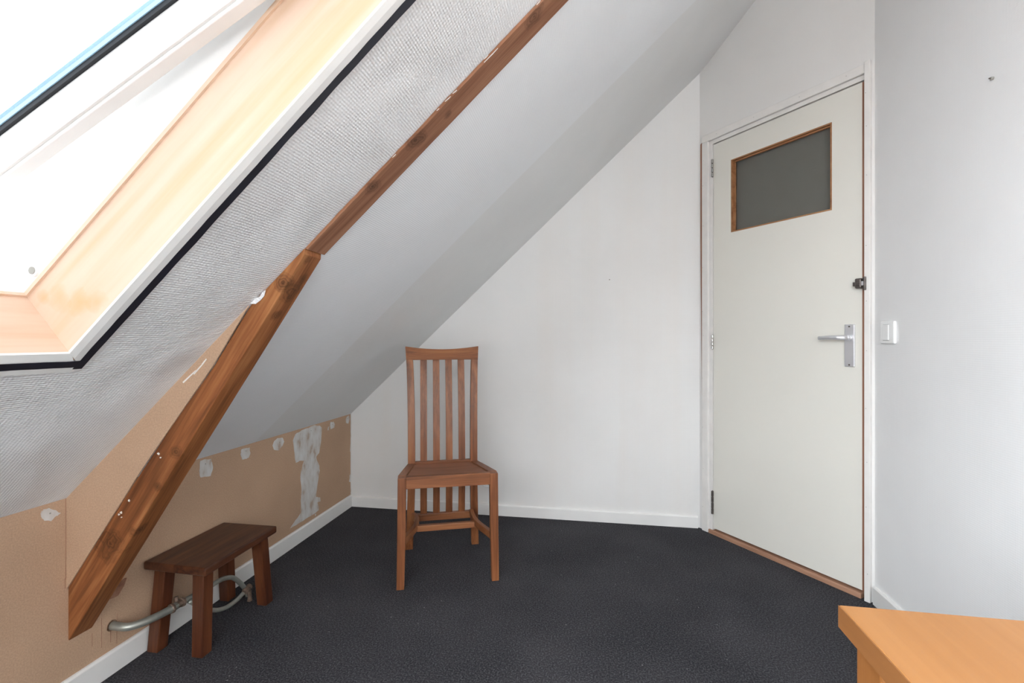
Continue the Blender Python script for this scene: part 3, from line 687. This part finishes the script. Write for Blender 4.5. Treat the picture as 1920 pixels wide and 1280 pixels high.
# ------------------------------------------------------------------ heating pipe under the stool
pipe = tag(empty('heating_pipe', (.08, -1.2, 0)), 'bent grey metal pipe with brown couplings passing through the stool legs', 'pipe')
def pl_(l): return [(x-.08, y+1.2, z) for x, y, z in l]
bm = bmesh.new(); tube(bm, spline(pl_([(.0008, -1.478, .144), (.014, -1.478, .143), (.045, -1.468, .138), (.066, -1.440, .136), (.077, -1.400, .134), (.082, -1.360, .132), (.082, -1.330, .131)]), 8), .0118, 20); child('pipe_bend', bm, M['pipe'], pipe, smooth=True)
def fitting(c, d, l_, r_):
    bm = bmesh.new(); c = Vector(c); d = Vector(d).normalized()
    tube(bm, [c-d*l_/2, c-d*(l_/2-.002), c-d*(l_/2-.009), c-d*(l_/2-.010), c+d*(l_/2-.010), c+d*(l_/2-.009), c+d*(l_/2-.002), c+d*l_/2], r_, 8, [r_*.9, r_*1.12, r_*1.12, r_*.85, r_*.85, r_*1.12, r_*1.12, r_*.9]); return bm
child('coupling', fitting((.002, -.128, .131), (0, 1, -.01), .052, .0142), M['coupling'], pipe)
bm = bmesh.new(); cyl(bm, (-.004, -.124, .147), (-.2, 0, 1), .006, .020, 12); child('valve_stem', bm, M['coupling'], pipe)
bm = bmesh.new(); tube(bm, spline(pl_([(.082, -1.305, .131), (.082, -1.26, .127), (.084, -1.20, .122), (.085, -1.165, .124), (.086, -1.125, .120), (.090, -1.085, .104), (.094, -1.05, .066), (.099, -1.028, .030), (.103, -1.018, -.004)]), 8), .0085, 18); child('pipe_arch', bm, M['pipe'], pipe, smooth=True)
bm = bmesh.new(); tube(bm, spline(pl_([(.092, -1.29, .126), (.112, -1.255, .085), (.122, -1.21, .052), (.126, -1.165, .036), (.128, -1.12, .034), (.130, -1.085, .042), (.132, -1.062, .050)]), 8), .0075, 18); child('return_pipe', bm, M['pipe'], pipe, smooth=True)
child('elbow', fitting((.056, .136, .054), (0, 1, .25), .034, .0105), M['coupling'], pipe)
bm = bmesh.new(); tube(bm, pl_([(.132, -1.056, .054), (.133, -1.050, .036), (.134, -1.048, .014), (.134, -1.048, 0)]), .007, 12, [.0075, .0085, .0070, .0095]); child('floor_joint', bm, M['coupling'], pipe)

# ------------------------------------------------------------------ table beside the camera
TX0, TX1, TY0, TY1, TZ = 1.713, 2.495, -3.60, -2.177, .75
table = tag(empty('table', ((TX0+TX1)/2, (TY0+TY1)/2, 0)), 'honey coloured beech table whose corner reaches in front of the right wall', 'table')
cx_, cy_ = (TX0+TX1)/2, (TY0+TY1)/2
child('table_top', boxes((TX0-cx_, TX1-cx_, TY0-cy_, TY1-cy_, TZ-.023, TZ)), M['beech'], table, bev=.0012)
for a, b_ in ((TX0+.012, TY1-.052), (TX1-.062, TY1-.052), (TX0+.012, TY0+.01), (TX1-.062, TY0+.01)):
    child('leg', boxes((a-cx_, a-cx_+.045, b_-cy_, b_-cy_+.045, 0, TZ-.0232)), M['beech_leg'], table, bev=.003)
child('shaded_edge', boxes((TX0-.0012-cx_, TX0-cx_, TY0-cy_, TY1-cy_, TZ-.023, TZ-.0006)), M['beech_edge_shade'], table)  # thin strip whose darker colour stands in for shade on this edge
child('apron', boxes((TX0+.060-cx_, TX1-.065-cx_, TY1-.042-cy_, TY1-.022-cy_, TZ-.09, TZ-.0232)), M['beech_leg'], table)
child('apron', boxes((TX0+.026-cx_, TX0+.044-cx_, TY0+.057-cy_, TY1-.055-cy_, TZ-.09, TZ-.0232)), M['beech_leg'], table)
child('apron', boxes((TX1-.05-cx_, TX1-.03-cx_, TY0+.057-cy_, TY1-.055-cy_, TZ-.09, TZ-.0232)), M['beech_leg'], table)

# ------------------------------------------------------------------ small wall things
sw = tag(empty('light_switch', (RX, -.7595, 1.0475)), 'white plastic light switch on the right wall beside the door', 'switch')
child('switch_plate', boxes((-.011, 0, -.0435, .0435, -.0415, .0415)), M['plastic'], sw, bev=.008, segs=4)
bm = bmesh.new(); prism(bm, [(-.011, -.016, -.028), (-.011, .020, -.028), (-.0165, .020, -.025), (-.0135, .020, .026), (-.011, .020, .028), (-.011, -.016, .028)][:2]+[(-.011, .020, .028), (-.011, -.016, .028)], (-.004, 0, 0))
child('rocker', bm, M['plastic'], sw, bev=.0015)
bm = boxes((-.0125, -.011, -.0165, .0205, -.0295, .0295)); child('rocker_gap', bm, M['shadow_gap'], sw)  # grey slab colours in the shade of the gap round the rocker
sk = tag(empty('power_socket', (.868, 0, .197)), 'white power socket low on the back wall, mostly hidden behind the chair', 'socket')
child('socket_plate', boxes((-.038, .038, -.016, 0, -.036, .036)), M['plastic'], sk, bev=.006, segs=3)
bm = bmesh.new(); cyl(bm, (0, -.0165, 0), (0, 1, 0), .021, .003); child('socket_well', bm, M['grey_plug'], sk)
pg = empty('wall_plug', (RX, -1.221, 1.736)); tag(pg, 'small grey wall plug sticking out high on the right wall', 'wall plug')
bm = bmesh.new(); tube(bm, [(0, 0, 0), (-.006, 0, 0), (-.007, 0, 0)], .004, 12, [.0040, .0040, .0032]); child('plug_collar', bm, M['grey_plug'], pg)
bm = bmesh.new(); cyl(bm, (-.0085, 0, 0), (1, 0, 0), .0019, .004, 10); child('screw', bm, M['old_steel'], pg)
bm = bmesh.new(); cyl(bm, (0, 0, 0), (0, 1, 0), .0033, .002, 12); nh = bm_obj('nail', bm, M['grey_plug']); nh.location = (1.550, -.001, 1.351)
tag(nh, 'tiny grey nail head in the middle of the bare back wall', 'nail')
